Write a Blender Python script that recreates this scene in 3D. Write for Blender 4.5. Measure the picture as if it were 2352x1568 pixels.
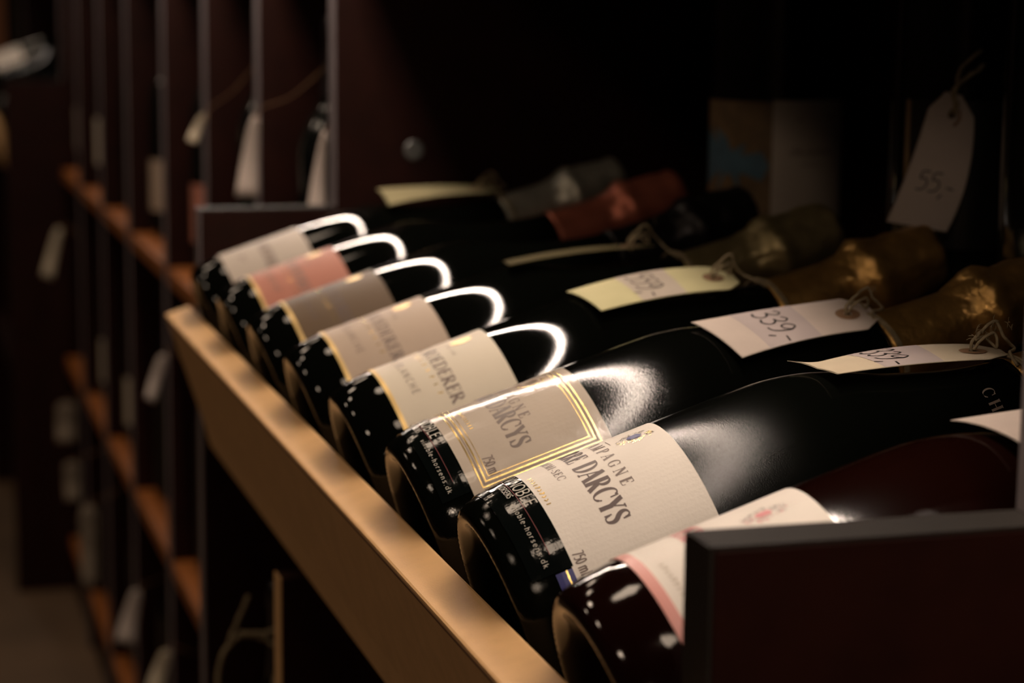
import bpy, math, random
from mathutils import Vector, Matrix, noise
random.seed(7)
for _o in list(bpy.data.objects): bpy.data.objects.remove(_o)
SC = bpy.context.scene; COL = SC.collection
PI = math.pi

# ------------------------------------------------------------------ camera
F_PX, CAM = 4809.15, Vector((-0.20271455, -0.69089911, 0.21414291))
YAW, PITCH, ROLL = math.radians(16.65359), math.radians(9.09335), math.radians(0.60575)
fw = Vector((math.sin(YAW)*math.cos(PITCH), math.cos(YAW)*math.cos(PITCH), -math.sin(PITCH)))
rt = Vector((math.cos(YAW), -math.sin(YAW), 0)); up = rt.cross(fw)
rt, up = rt*math.cos(ROLL)+up*math.sin(ROLL), up*math.cos(ROLL)-rt*math.sin(ROLL)
cd = bpy.data.cameras.new('camera'); cam = bpy.data.objects.new('camera', cd); COL.objects.link(cam)
M = Matrix.Identity(4)
for i in range(3): M[i][0], M[i][1], M[i][2], M[i][3] = rt[i], up[i], -fw[i], CAM[i]
cam.matrix_world = M
cd.sensor_width = 36; cd.sensor_fit = 'HORIZONTAL'; cd.lens = F_PX*36/2352; cd.clip_start = .02; cd.clip_end = 60
cd.dof.use_dof = True; cd.dof.focus_distance = 0.765; cd.dof.aperture_fstop = 8.8; cd.dof.aperture_blades = 7
SC.camera = cam

# ------------------------------------------------------------------ world, lamps, exposure
SC.view_settings.view_transform = 'Standard'; SC.view_settings.look = 'None'
SC.view_settings.exposure = 0; SC.view_settings.gamma = 1; SC.view_settings.use_curve_mapping = False
w = bpy.data.worlds.new('world'); SC.world = w; w.use_nodes = True
w.node_tree.nodes['Background'].inputs[0].default_value = (.9, .75, .6, 1)
w.node_tree.nodes['Background'].inputs[1].default_value = .004
WARM = (1.0, .82, .68)
CEIL = 3.05
def area(name, loc, radiance, sx, sy=None, color=WARM):
    d = bpy.data.lights.new(name, 'AREA'); d.shape = 'RECTANGLE' if sy else 'DISK'
    d.size = sx
    if sy: d.size_y = sy
    a = sx*sy if sy else PI*sx*sx/4
    d.energy = radiance*PI*a; d.color = color
    o = bpy.data.objects.new(name, d); o.location = loc; COL.objects.link(o); return o
LED_X, LED_Z = .068, .360          # the light strips under the canopy shelves
area('canopy_light_strip', (LED_X, .385, LED_Z-.004), 158.0, .0040, 2.63)
area('bay_light_strip', (LED_X, 2.44, LED_Z-.004), 72.0, .0046, 1.46)
SPOTS = [(-.72, 1.62, .70, 7.5), (-.72, -1.72, .70, 7.5), (-1.35, 4.6, .50, 9), (-.55, 7.0, .50, 9),
         (-3.3, 1.5, .44, 22), (-3.2, -1.35, .44, 20), (-2.1, 3.1, .36, 18), (-3.9, 4.1, .44, 20), (-1.7, -3.4, .36, 50)]  # the last one is an added fill lamp for the back row
FILL_Z = 1.75  # height of the added fill lamp
for i, (x, y, dia, L) in enumerate(SPOTS): area('ceiling_spot', (x, y, (FILL_Z if L == 50 else CEIL)-.07), L, dia, None, (1.0, .77, .57))
try:
    SC.cycles.use_denoising = True; SC.cycles.max_bounces = 6; SC.cycles.sample_clamp_indirect = 4
except Exception: pass

# ------------------------------------------------------------------ materials
def mat(name, col, rough=.5, metal=0, nscale=0, namt=0, bump=0, bscale=200, spec=.5, coat=0, col2=None, rvar=0, mapscale=None, emit=None, zrough=False):
    m = bpy.data.materials.new(name); m.use_nodes = True; nt = m.node_tree; b = nt.nodes['Principled BSDF']
    b.inputs['Base Color'].default_value = (*col, 1); b.inputs['Roughness'].default_value = rough
    b.inputs['Metallic'].default_value = metal; b.inputs['Specular IOR Level'].default_value = spec
    b.inputs['Coat Weight'].default_value = coat; b.inputs['Coat Roughness'].default_value = .05
    if zrough:      # frosting starts above the foot of the bottle
        tz = nt.nodes.new('ShaderNodeTexCoord'); sx = nt.nodes.new('ShaderNodeSeparateXYZ'); mz = nt.nodes.new('ShaderNodeMapRange')
        nt.links.new(tz.outputs['Object'], sx.inputs[0]); nt.links.new(sx.outputs[2], mz.inputs[0])
        mz.inputs[1].default_value = .018; mz.inputs[2].default_value = .06; mz.inputs[3].default_value = .06; mz.inputs[4].default_value = rough
        nt.links.new(mz.outputs[0], b.inputs['Roughness'])
    if emit: b.inputs['Emission Color'].default_value = (*emit[:3], 1); b.inputs['Emission Strength'].default_value = emit[3]
    tc = nt.nodes.new('ShaderNodeTexCoord'); vec = tc.outputs['Object']
    if mapscale:
        mp = nt.nodes.new('ShaderNodeMapping'); mp.inputs['Scale'].default_value = mapscale
        nt.links.new(vec, mp.inputs[0]); vec = mp.outputs[0]
    if nscale:
        n = nt.nodes.new('ShaderNodeTexNoise'); n.inputs['Scale'].default_value = nscale; n.inputs['Detail'].default_value = 6
        nt.links.new(vec, n.inputs['Vector'])
        cr = nt.nodes.new('ShaderNodeValToRGB'); c2 = col2 or tuple(c*(1-namt) for c in col)
        cr.color_ramp.elements[0].color = (*c2, 1); cr.color_ramp.elements[1].color = (*col, 1)
        cr.color_ramp.elements[0].position = .35; cr.color_ramp.elements[1].position = .65
        nt.links.new(n.outputs[0], cr.inputs[0]); nt.links.new(cr.outputs[0], b.inputs['Base Color'])
    if rvar:
        n3 = nt.nodes.new('ShaderNodeTexNoise'); n3.inputs['Scale'].default_value = bscale*.5; n3.inputs['Detail'].default_value = 3
        nt.links.new(vec, n3.inputs['Vector'])
        mr = nt.nodes.new('ShaderNodeMapRange'); mr.inputs[1].default_value = .3; mr.inputs[2].default_value = .7
        mr.inputs[3].default_value = max(0, rough-rvar); mr.inputs[4].default_value = rough+rvar
        nt.links.new(n3.outputs[0], mr.inputs[0]); nt.links.new(mr.outputs[0], b.inputs['Roughness'])
    if bump:
        n2 = nt.nodes.new('ShaderNodeTexNoise'); n2.inputs['Scale'].default_value = bscale; n2.inputs['Detail'].default_value = 4
        nt.links.new(vec, n2.inputs['Vector'])
        bp = nt.nodes.new('ShaderNodeBump'); bp.inputs['Strength'].default_value = bump; bp.inputs['Distance'].default_value = .25/bscale
        nt.links.new(n2.outputs[0], bp.inputs['Height']); nt.links.new(bp.outputs[0], b.inputs['Normal'])
    return m
Mt = {}
Mt['maroon'] = mat('dark_maroon_laminate', (.019, .0044, .0024), .5, nscale=40, namt=.25, bump=.05, bscale=300, spec=.12)
Mt['edge'] = mat('grey_edge_band', (.20, .165, .17), .5, nscale=60, namt=.15, spec=.3)
Mt['edgetop'] = mat('dark_edge_band', (.016, .012, .009), .6, nscale=60, namt=.15, spec=.2)
Mt['rail'] = mat('tan_rail_wood', (.68, .405, .185), .50, nscale=70, namt=.10, bump=.25, bscale=1300, spec=.12)
Mt['rimline'] = mat('rail_edge_line', (.24, .11, .04), .5, nscale=90, namt=.3)
Mt['board'] = mat('tray_board_wood', (.07, .028, .014), .6, nscale=30, namt=.3)
Mt['shelfwood'] = mat('orange_shelf_wood', (.34, .105, .018), .5, nscale=30, namt=.25)
Mt['glass'] = mat('black_green_glass', (.0016, .0018, .0013), .036, bump=.035, bscale=1500, spec=.36, rvar=.010)
Mt['glass_semi'] = mat('semi_gloss_dusty_glass', (.0016, .0018, .0013), .085, bump=.16, bscale=1500, spec=.36, zrough=True)
Mt['glass_satin'] = mat('satin_frosted_glass', (.0016, .0019, .0013), .13, bump=.22, bscale=2600, spec=.20, zrough=True)
Mt['glass_rose'] = mat('dark_rose_glass', (.0075, .0016, .0008), .07, bump=.05, bscale=900, spec=.5, col2=(.0055, .0012, .0008), nscale=12)
Mt['glass_back'] = mat('background_bottle_glass', (.003, .0035, .003), .12, spec=.5)
Mt['sticker'] = mat('black_sticker', (.0025, .0035, .0032), .09, bump=.12, bscale=120, spec=.5)
Mt['paper'] = mat('warm_white_label_paper', (.76, .69, .61), .55, nscale=25, namt=.10, bump=.25, bscale=900, spec=.3)
Mt['paper_glossy'] = mat('glossy_label_paper', (.52, .44, .36), .13, nscale=28, namt=.10, bump=.12, bscale=420, spec=.4, rvar=.04)
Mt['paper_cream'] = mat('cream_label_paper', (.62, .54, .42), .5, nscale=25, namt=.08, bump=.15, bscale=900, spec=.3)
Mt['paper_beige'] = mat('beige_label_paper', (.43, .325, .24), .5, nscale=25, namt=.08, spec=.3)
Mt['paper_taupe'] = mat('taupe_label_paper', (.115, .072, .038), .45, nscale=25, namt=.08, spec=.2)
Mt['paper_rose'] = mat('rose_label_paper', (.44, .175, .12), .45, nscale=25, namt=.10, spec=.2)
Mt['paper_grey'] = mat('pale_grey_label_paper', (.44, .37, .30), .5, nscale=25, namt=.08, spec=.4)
Mt['gold'] = mat('gold_leaf', (.80, .56, .20), .25, metal=1, bump=.15, bscale=700)
Mt['goldflat'] = mat('gold_border_band', (.72, .50, .20), .38, metal=.6, bump=.2, bscale=500)
Mt['ink'] = mat('dark_brown_ink', (.075, .042, .034), .5)
Mt['ink_grey'] = mat('grey_brown_ink', (.14, .095, .075), .5)
Mt['ink_taupe'] = mat('taupe_metallic_ink', (.13, .092, .072), .45)
Mt['pen'] = mat('black_pen_ink', (.012, .011, .010), .5)
Mt['blueink'] = mat('navy_blue_print', (.020, .020, .14), .4)
Mt['redink'] = mat('deep_red_print', (.16, .008, .010), .5)
Mt['pinkink'] = mat('faded_pink_print', (.62, .22, .22), .5)
Mt['pinkband'] = mat('pink_label_edge_band', (.62, .26, .22), .4)
Mt['whiteprint'] = mat('pale_grey_print', (.42, .38, .32), .5)
Mt['tagw'] = mat('white_tag_card', (.52, .43, .37), .7, nscale=60, namt=.08, bump=.2, bscale=800, spec=.2)
Mt['tagband'] = mat('pale_sticker_paper', (.42, .35, .33), .7, nscale=60, namt=.06, spec=.2)
Mt['tagy'] = mat('pale_yellow_tag_card', (.52, .47, .26), .7, nscale=60, namt=.08, spec=.2)
Mt['tagc'] = mat('cream_tag_card', (.55, .46, .33), .7, nscale=60, namt=.08, bump=.2, bscale=800, spec=.2)
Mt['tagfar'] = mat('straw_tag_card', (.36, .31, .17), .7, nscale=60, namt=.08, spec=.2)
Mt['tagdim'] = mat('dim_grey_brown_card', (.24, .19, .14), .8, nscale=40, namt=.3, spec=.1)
Mt['tagshaded'] = mat('darkened_yellow_tag_card', (.085, .068, .03), .8, nscale=60, namt=.08, spec=.1)  # yellow card with its weaker light darkened into the colour
Mt['kraft'] = mat('brown_eyelet_fibre', (.25, .13, .06), .7, nscale=90, namt=.3)
Mt['string'] = mat('beige_twine', (.34, .26, .15), .9, nscale=300, namt=.4, bump=.6, bscale=1500)
Mt['foil_gold'] = mat('gold_foil', (.60, .34, .10), .30, metal=.75, nscale=60, namt=.45, bump=.9, bscale=260)
Mt['foil_olive'] = mat('olive_gold_foil', (.36, .28, .13), .34, metal=.65, nscale=60, namt=.4, bump=.7, bscale=230)
Mt['foil_silver'] = mat('silver_foil', (.55, .52, .42), .32, metal=.65, nscale=50, namt=.35, bump=.5, bscale=200)
Mt['foil_rose'] = mat('rose_copper_foil', (.66, .20, .12), .34, metal=.6, nscale=50, namt=.35, bump=.5, bscale=200)
Mt['foil_black'] = mat('dark_foil', (.025, .022, .022), .32, metal=.7, nscale=50, namt=.35, bump=.6, bscale=200)
Mt['cap_dark'] = mat('dark_capsule', (.010, .009, .009), .3)
Mt['tan'] = mat('tan_label_art', (.19, .115, .05), .6, nscale=70, namt=.4)
Mt['bluepic'] = mat('slate_blue_label_art', (.075, .15, .20), .6, nscale=50, namt=.3)
Mt['floor'] = mat('brown_floor', (.13, .078, .042), .55, nscale=5, namt=.25, bump=.1, bscale=60)
Mt['wall'] = mat('dark_brown_wall', (.05, .030, .018), .8, nscale=4, namt=.2)
Mt['ceil'] = mat('dark_ceiling', (.045, .035, .028), .9, nscale=4, namt=.2)
Mt['post'] = mat('reddish_wood_post', (.30, .10, .03), .5, nscale=12, namt=.3, mapscale=(8, 8, 1))
Mt['metal'] = mat('grey_steel', (.20, .20, .19), .4, metal=.8)
Mt['lampwhite'] = mat('white_lamp_housing', (.5, .48, .45), .5)

# ------------------------------------------------------------------ mesh helpers
def link(name, me, material, parent=None, smooth=False):
    o = bpy.data.objects.new(name, me); COL.objects.link(o)
    if material: me.materials.append(Mt[material] if isinstance(material, str) else material)
    if parent: o.parent = parent
    if smooth:
        for p in me.polygons: p.use_smooth = True
    return o
def raw(name, V, Fc, material, parent=None, smooth=False):
    me = bpy.data.meshes.new(name); me.from_pydata([tuple(v) for v in V], [], Fc); me.update()
    return link(name, me, material, parent, smooth)
def tag(o, label, cat, group=None, kind=None):
    o['label'] = label; o['category'] = cat
    if group: o['group'] = group
    if kind: o['kind'] = kind
    return o
def empty(name, mw=None, loc=None):
    o = bpy.data.objects.new(name, None); COL.objects.link(o); o.empty_display_size = .02
    if mw is not None: o.matrix_world = mw
    if loc is not None: o.location = loc
    return o
def boxverts(x0, x1, y0, y1, z0, z1):
    V = [(x, y, z) for x in (x0, x1) for y in (y0, y1) for z in (z0, z1)]
    Fc = [(0, 1, 3, 2), (4, 6, 7, 5), (0, 4, 5, 1), (2, 3, 7, 6), (0, 2, 6, 4), (1, 5, 7, 3)]
    return V, Fc
def box(name, x0, x1, y0, y1, z0, z1, material, parent=None, bevel=.0008, mtx=None):
    V, Fc = boxverts(x0, x1, y0, y1, z0, z1)
    if mtx is not None: V = [tuple(mtx @ Vector(v)) for v in V]
    o = raw(name, V, Fc, material, parent)
    import bmesh
    bm = bmesh.new(); bm.from_mesh(o.data); bmesh.ops.recalc_face_normals(bm, faces=bm.faces)
    if bevel: bmesh.ops.bevel(bm, geom=list(bm.edges), offset=bevel, segments=2, affect='EDGES', profile=.5)
    bm.to_mesh(o.data); bm.free(); return o
def prism_xz(name, poly, y0, y1, material, parent=None, bevel=.0008):
    n = len(poly); V = [(x, y0, z) for x, z in poly] + [(x, y1, z) for x, z in poly]
    Fc = [tuple(range(n)), tuple(range(2*n-1, n-1, -1))] + [(i, (i+1) % n, n+(i+1) % n, n+i) for i in range(n)]
    o = raw(name, V, Fc, material, parent)
    import bmesh
    bm = bmesh.new(); bm.from_mesh(o.data); bmesh.ops.recalc_face_normals(bm, faces=bm.faces)
    if bevel: bmesh.ops.bevel(bm, geom=list(bm.edges), offset=bevel, segments=2, affect='EDGES', profile=.5)
    bm.to_mesh(o.data); bm.free(); return o
def lathe(name, prof, seg, material, parent=None, disp=None, close=True):
    """prof: list of (s, r); axis +Z. disp(s, phi, r)->r"""
    V = []; Fc = []; rows = []
    for (s, r) in prof:
        if r < 1e-6: rows.append([len(V)]); V.append((0, 0, s))
        else:
            row = []
            for j in range(seg):
                a = 2*PI*j/seg; rr = disp(s, a, r, j) if disp else r
                row.append(len(V)); V.append((rr*math.cos(a), rr*math.sin(a), s))
            rows.append(row)
    for a, b in zip(rows[:-1], rows[1:]):
        for j in range(seg):
            k = (j+1) % seg
            if len(a) == 1 and len(b) > 1: Fc.append((a[0], b[k], b[j]))
            elif len(b) == 1 and len(a) > 1: Fc.append((a[j], a[k], b[0]))
            elif len(a) > 1: Fc.append((a[j], a[k], b[k], b[j]))
    return raw(name, V, Fc, material, parent, True)
def catmull(P, n=6):
    P = [Vector(p) for p in P]; out = []
    for i in range(len(P)-1):
        p0 = P[max(i-1, 0)]; p1 = P[i]; p2 = P[i+1]; p3 = P[min(i+2, len(P)-1)]
        for k in range(n):
            t = k/n; out.append(.5*((2*p1)+(-p0+p2)*t+(2*p0-5*p1+4*p2-p3)*t*t+(-p0+3*p1-3*p2+p3)*t*t*t))
    out.append(P[-1]); return out
def tube(name, pts, r, material, parent=None, sides=6, closed=False, V=None, Fc=None):
    own = V is None
    if own: V, Fc = [], []
    n = len(pts); b0 = len(V); prev = None
    for i in range(n):
        t = (pts[(i+1) % n] - pts[i-1]) if closed else (pts[min(i+1, n-1)] - pts[max(i-1, 0)])
        if t.length < 1e-9: t = Vector((0, 0, 1))
        t.normalize()
        nrm = prev - t*prev.dot(t) if prev is not None else t.orthogonal()
        if nrm.length < 1e-6: nrm = t.orthogonal()
        nrm.normalize(); prev = nrm; bi = t.cross(nrm)
        for j in range(sides):
            a = 2*PI*j/sides + i*.6; V.append(tuple(pts[i] + r*(1+.18*math.sin(i*1.7+j))*(nrm*math.cos(2*PI*j/sides)+bi*math.sin(2*PI*j/sides))))
    for i in range(n if closed else n-1):
        for j in range(sides):
            a = b0+i*sides; b = b0+((i+1) % n)*sides; k = (j+1) % sides
            Fc.append((a+j, a+k, b+k, b+j))
    if not closed: Fc.append(tuple(b0+j for j in range(sides))[::-1]); Fc.append(tuple(b0+(n-1)*sides+j for j in range(sides)))
    if own: return raw(name, V, Fc, material, parent, True)

# ------------------------------------------------------------------ lettering: strokes = [(x, y, w), ...] in units of cap height
def arcp(cx, cy, rx, ry, a0, a1, n=12, T=.15, t=.05):
    out = []
    for i in range(n+1):
        a = math.radians(a0+(a1-a0)*i/n); out.append((cx+rx*math.cos(a), cy+ry*math.sin(a), t+(T-t)*abs(math.cos(a))**1.3))
    return out
def ln(x0, y0, x1, y1, w_): return [(x0, y0, w_), (x1, y1, w_)]
def cm(P, n=5): return [tuple(v) for v in catmull(P, n)]
T_, t_ = .195, .06
SER = {
 'A': (.92, [ln(.06, 0, .42, 1, t_), ln(.40, 1, .78, 0, T_), ln(.18, .34, .60, .34, t_), ln(-.05, .02, .2, .02, t_), ln(.6, .02, .95, .02, t_)]),
 'B': (.78, [ln(.16, 0, .16, 1, T_), arcp(.30, .76, .26, .22, -90, 90), arcp(.30, .27, .33, .25, -90, 90), ln(0, .98, .32, .98, t_), ln(0, .02, .32, .02, t_), ln(.1, .53, .32, .53, t_)]),
 'C': (.84, [arcp(.44, .5, .38, .48, 48, 312, 18), ln(.73, .96, .75, .62, t_), ln(.68, .12, .76, .26, t_)]),
 'D': (.92, [ln(.16, 0, .16, 1, T_), arcp(.30, .5, .48, .48, -90, 90, 16), ln(0, .98, .32, .98, t_), ln(0, .02, .32, .02, t_)]),
 'E': (.78, [ln(.16, 0, .16, 1, T_), ln(0, .98, .62, .98, t_), ln(0, .02, .66, .02, t_), ln(.16, .52, .46, .52, t_), ln(.63, 1, .65, .74, t_), ln(.66, 0, .70, .28, t_), ln(.47, .40, .47, .64, t_)]),
 'F': (.7, [ln(.16, 0, .16, 1, T_), ln(0, .98, .62, .98, t_), ln(0, .02, .32, .02, t_), ln(.16, .52, .46, .52, t_), ln(.63, 1, .65, .74, t_)]),
 'G': (.9, [arcp(.44, .5, .38, .48, 48, 318, 18), ln(.73, .96, .75, .64, t_), ln(.72, .1, .72, .42, .14), ln(.56, .43, .86, .43, t_)]),
 'H': (.95, [ln(.16, 0, .16, 1, T_), ln(.74, 0, .74, 1, T_), ln(.16, .5, .74, .5, t_)]+[ln(a, b, a+.3, b, t_) for a in (.01, .59) for b in (.02, .98)]),
 'I': (.42, [ln(.18, 0, .18, 1, T_), ln(.02, .98, .34, .98, t_), ln(.02, .02, .34, .02, t_)]),
 'L': (.74, [ln(.16, 0, .16, 1, T_), ln(0, .98, .32, .98, t_), ln(0, .02, .62, .02, t_), ln(.62, 0, .66, .28, t_)]),
 'M': (1.12, [ln(.14, 0, .16, 1, t_), ln(.16, 1, .5, 0, T_), ln(.5, 0, .84, 1, t_), ln(.86, 0, .86, 1, T_), ln(0, .02, .28, .02, t_), ln(.7, .02, 1.02, .02, t_), ln(.02, .98, .2, .98, t_), ln(.84, .98, 1.02, .98, t_)]),
 'N': (.96, [ln(.14, 0, .14, 1, t_), ln(.14, 1, .76, 0, T_), ln(.76, 0, .76, 1, t_), ln(0, .02, .28, .02, t_), ln(.0, .98, .2, .98, t_), ln(.62, .98, .9, .98, t_)]),
 'O': (.94, [arcp(.45, .5, .38, .48, 0, 360, 24)]),
 'P': (.76, [ln(.16, 0, .16, 1, T_), arcp(.30, .74, .30, .25, -90, 90), ln(0, .98, .32, .98, t_), ln(0, .02, .34, .02, t_), ln(.16, .5, .3, .5, t_)]),
 'R': (.9, [ln(.16, 0, .16, 1, T_), arcp(.30, .75, .29, .24, -90, 90), ln(.34, .5, .74, 0, T_), ln(0, .98, .32, .98, t_), ln(0, .02, .32, .02, t_), ln(.66, .02, .9, .02, t_), ln(.16, .52, .34, .52, t_)]),
 'S': (.70, [cm([(.55, .76, .07), (.48, .93, .07), (.32, .98, .06), (.14, .90, .11), (.12, .73, .16), (.26, .57, .19), (.46, .44, .19), (.57, .27, .16), (.50, .08, .11), (.32, .02, .06), (.16, .07, .07), (.08, .25, .07)]), ln(.56, .98, .57, .68, t_), ln(.06, .02, .06, .33, t_)]),
 'Y': (.88, [ln(.10, 1, .44, .46, T_), ln(.76, 1, .44, .46, t_), ln(.44, 0, .44, .5, T_), ln(-.04, .98, .28, .98, t_), ln(.6, .98, .88, .98, t_), ln(.28, .02, .6, .02, t_)]),
 '-': (.42, [ln(.05, .36, .33, .36, .09)]), ' ': (.4, []), '.': (.25, [ln(.08, .05, .16, .05, .1)]),
}
q = .115
def circ_(cx, cy, rx, ry, a0=0, a1=360, n=16): return [(cx+rx*math.cos(math.radians(a0+(a1-a0)*i/n)), cy+ry*math.sin(math.radians(a0+(a1-a0)*i/n)), q) for i in range(n+1)]
SAN = {
 'v': (.56, [ln(.06, .7, .26, .03, q), ln(.26, .03, .47, .7, q)]), 'i': (.26, [ln(.12, 0, .12, .7, q), ln(.12, .88, .12, 1, q)]),
 'n': (.6, [ln(.1, 0, .1, .7, q), cm([(.1, .45, q), (.18, .64, q), (.32, .68, q), (.45, .6, q), (.47, .42, q), (.47, 0, q)])]),
 'o': (.62, [circ_(.3, .34, .23, .32)]), 'b': (.62, [ln(.1, 0, .1, 1.05, q), circ_(.32, .34, .21, .32)]), 'l': (.24, [ln(.12, 0, .12, 1.05, q)]),
 'e': (.6, [ln(.08, .36, .5, .36, q*.8), circ_(.3, .34, .22, .32, 0, 310)]), '-': (.42, [ln(.06, .36, .34, .36, q)]),
 'h': (.6, [ln(.1, 0, .1, 1.05, q), cm([(.1, .45, q), (.18, .64, q), (.32, .68, q), (.45, .6, q), (.47, .42, q), (.47, 0, q)])]),
 'r': (.42, [ln(.1, 0, .1, .7, q), cm([(.1, .45, q), (.18, .62, q), (.36, .67, q)])]),
 's': (.5, [cm([(.41, .58, q), (.27, .68, q), (.11, .56, q), (.17, .40, q), (.34, .30, q), (.40, .14, q), (.24, .02, q), (.07, .1, q)])]),
 '.': (.24, [ln(.1, .0, .1, .1, q)]), 'd': (.62, [ln(.5, 0, .5, 1.05, q), circ_(.28, .34, .21, .32)]), 'k': (.56, [ln(.1, 0, .1, 1.05, q), ln(.12, .3, .44, .7, q), ln(.22, .42, .48, 0, q)]),
 'B': (.68, [ln(.1, 0, .1, 1, q), circ_(.28, .76, .24, .24, -90, 90, 8), circ_(.28, .27, .28, .27, -90, 90, 8), ln(.1, 1, .28, 1, q), ln(.1, 0, .28, 0, q), ln(.1, .53, .28, .53, q)]),
 'L': (.56, [ln(.1, 0, .1, 1, q), ln(.04, .05, .5, .05, q)]), 'E': (.6, [ln(.1, 0, .1, 1, q), ln(.06, .95, .5, .95, q), ln(.06, .05, .5, .05, q), ln(.1, .52, .44, .52, q)]),
 'V': (.7, [ln(.05, 1, .32, 0, q), ln(.32, 0, .6, 1, q)]), 'I': (.26, [ln(.12, 0, .12, 1, q)]), 'N': (.74, [ln(.1, 0, .1, 1, q), ln(.1, 1, .6, 0, q), ln(.6, 0, .6, 1, q)]),
 'O': (.8, [circ_(.38, .5, .32, .46)]), 'H': (.74, [ln(.1, 0, .1, 1, q), ln(.6, 0, .6, 1, q), ln(.1, .5, .6, .5, q)]),
 'R': (.68, [ln(.1, 0, .1, 1, q), circ_(.28, .74, .26, .24, -90, 90, 8), ln(.1, .98, .28, .98, q), ln(.1, .5, .28, .5, q), ln(.3, .5, .56, 0, q)]),
 'S': (.62, [cm([(.52, .84, q), (.36, .97, q), (.14, .88, q), (.14, .66, q), (.34, .52, q), (.52, .36, q), (.5, .12, q), (.3, .02, q), (.08, .14, q)])]),
 'A': (.7, [ln(.04, 0, .33, 1, q), ln(.33, 1, .62, 0, q), ln(.16, .34, .5, .34, q)]), 'C': (.68, [circ_(.38, .5, .3, .46, 50, 310)]),
 'C2': (.68, []), 'm': (.9, [ln(.1, 0, .1, .7, q), cm([(.1, .5, q), (.25, .68, q), (.4, .6, q), (.42, 0, q)]), cm([(.42, .5, q), (.58, .68, q), (.73, .6, q), (.75, 0, q)])]),
 '7': (.52, [ln(.04, .95, .46, .95, .1), ln(.46, .95, .18, 0, .1)]), '5': (.52, [cm([(.42, .95, .1), (.14, .95, .1), (.11, .56, .1), (.26, .62, .1), (.43, .48, .1), (.43, .2, .1), (.26, .03, .1), (.07, .1, .1)])]),
 '0': (.52, [circ_(.25, .48, .19, .46)]), ' ': (.3, []),
}
# handwritten figures
PEN = {
 '3': (.62, [cm([(.06, .86, .072), (.28, 1.0, .072), (.46, .82, .072), (.34, .60, .072), (.18, .54, .08), (.40, .48, .072), (.52, .24, .072), (.32, .02, .08), (.06, .10, .085)], 5)]),
 '9': (.62, [cm([(.50, .80, .072), (.30, 1.0, .072), (.08, .80, .072), (.14, .54, .072), (.36, .54, .072), (.52, .78, .072), (.50, .40, .072), (.36, .08, .072), (.12, .0, .08)], 5)]),
 '5': (.58, [cm([(.50, .98, .072), (.16, .94, .072), (.12, .60, .072), (.32, .64, .072), (.48, .42, .072), (.36, .10, .072), (.06, .04, .08)], 5)]),
 ',': (.20, [ln(.14, -.02, .02, -.26, .072)]), '-': (.5, [ln(.08, .34, .42, .30, .072)]),
}
def text_strokes(txt, font, H, spacing=0.0, xscale=1.0):
    out = []; x = 0
    for ch in txt:
        wd, st = font.get(ch, (.4, []))
        for s in st: out.append([((x+p[0]*xscale)*H, p[1]*H, p[2]*H) for p in s])
        x += wd*xscale+spacing
    wtot = (x-spacing)*H
    return [[(p[0]-wtot/2, p[1], p[2]) for p in s] for s in out], wtot
def ribbons(name, strokes, fmap, material, parent, off=.0002, maxseg=.0012):
    """strokes in metres on a flat sheet (x along reading direction, y up); fmap(x, y, h)->Vector"""
    V = []; Fc = []
    for S in strokes:
        P = [S[0]]
        for a, b in zip(S[:-1], S[1:]):
            d = math.hypot(b[0]-a[0], b[1]-a[1]); n = max(1, int(math.ceil(d/maxseg)))
            for i in range(1, n+1): t = i/n; P.append(tuple(a[k]+(b[k]-a[k])*t for k in range(3)))
        b0 = len(V)
        for i in range(len(P)):
            a = P[max(i-1, 0)]; b = P[min(i+1, len(P)-1)]; dx, dy = b[0]-a[0], b[1]-a[1]; L = math.hypot(dx, dy) or 1
            nx, ny = -dy/L, dx/L; hw = P[i][2]/2
            V.append(fmap(P[i][0]+nx*hw, P[i][1]+ny*hw, off)); V.append(fmap(P[i][0]-nx*hw, P[i][1]-ny*hw, off))
        for i in range(len(P)-1): Fc.append((b0+2*i, b0+2*i+1, b0+2*i+3, b0+2*i+2))
    return raw(name, V, Fc, material, parent)
def cylmap(r, s0, phi0):   # x along +phi, y along +s
    def f(x, y, h): a = math.radians(phi0)+x/r; rr = r+h; return Vector((rr*math.cos(a), rr*math.sin(a), s0+y))
    return f
def slab(name, rf, s0, s1, p0, p1, material, parent, h0=.00002, h1=.00018, ns=16, nphi=40, edge=None):
    """a curved sheet of paper on a lathe surface rf(s); edge(phi)->ds bends the lower edge"""
    V = []; Fc = []
    for h in (h0, h1):
        for i in range(ns+1):
            for j in range(nphi+1):
                a = math.radians(p0+(p1-p0)*j/nphi); s = s0+(s1-s0)*i/ns
                if edge: s += edge(a)*(1-i/ns)
                r = rf(s)+h; V.append((r*math.cos(a), r*math.sin(a), s))
    W = nphi+1; B = (ns+1)*W
    for i in range(ns):
        for j in range(nphi):
            a = i*W+j; Fc.append((B+a, B+a+1, B+a+W+1, B+a+W)); Fc.append((a, a+W, a+W+1, a+1))
    for j in range(nphi): Fc.append((j, j+1, B+j+1, B+j)); a = ns*W+j; Fc.append((a, B+a, B+a+1, a+1))
    for i in range(ns): a = i*W; Fc.append((a, B+a, B+a+W, a+W)); a += nphi; Fc.append((a, a+W, B+a+W, B+a))
    return raw(name, V, Fc, material, parent, False)

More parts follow.
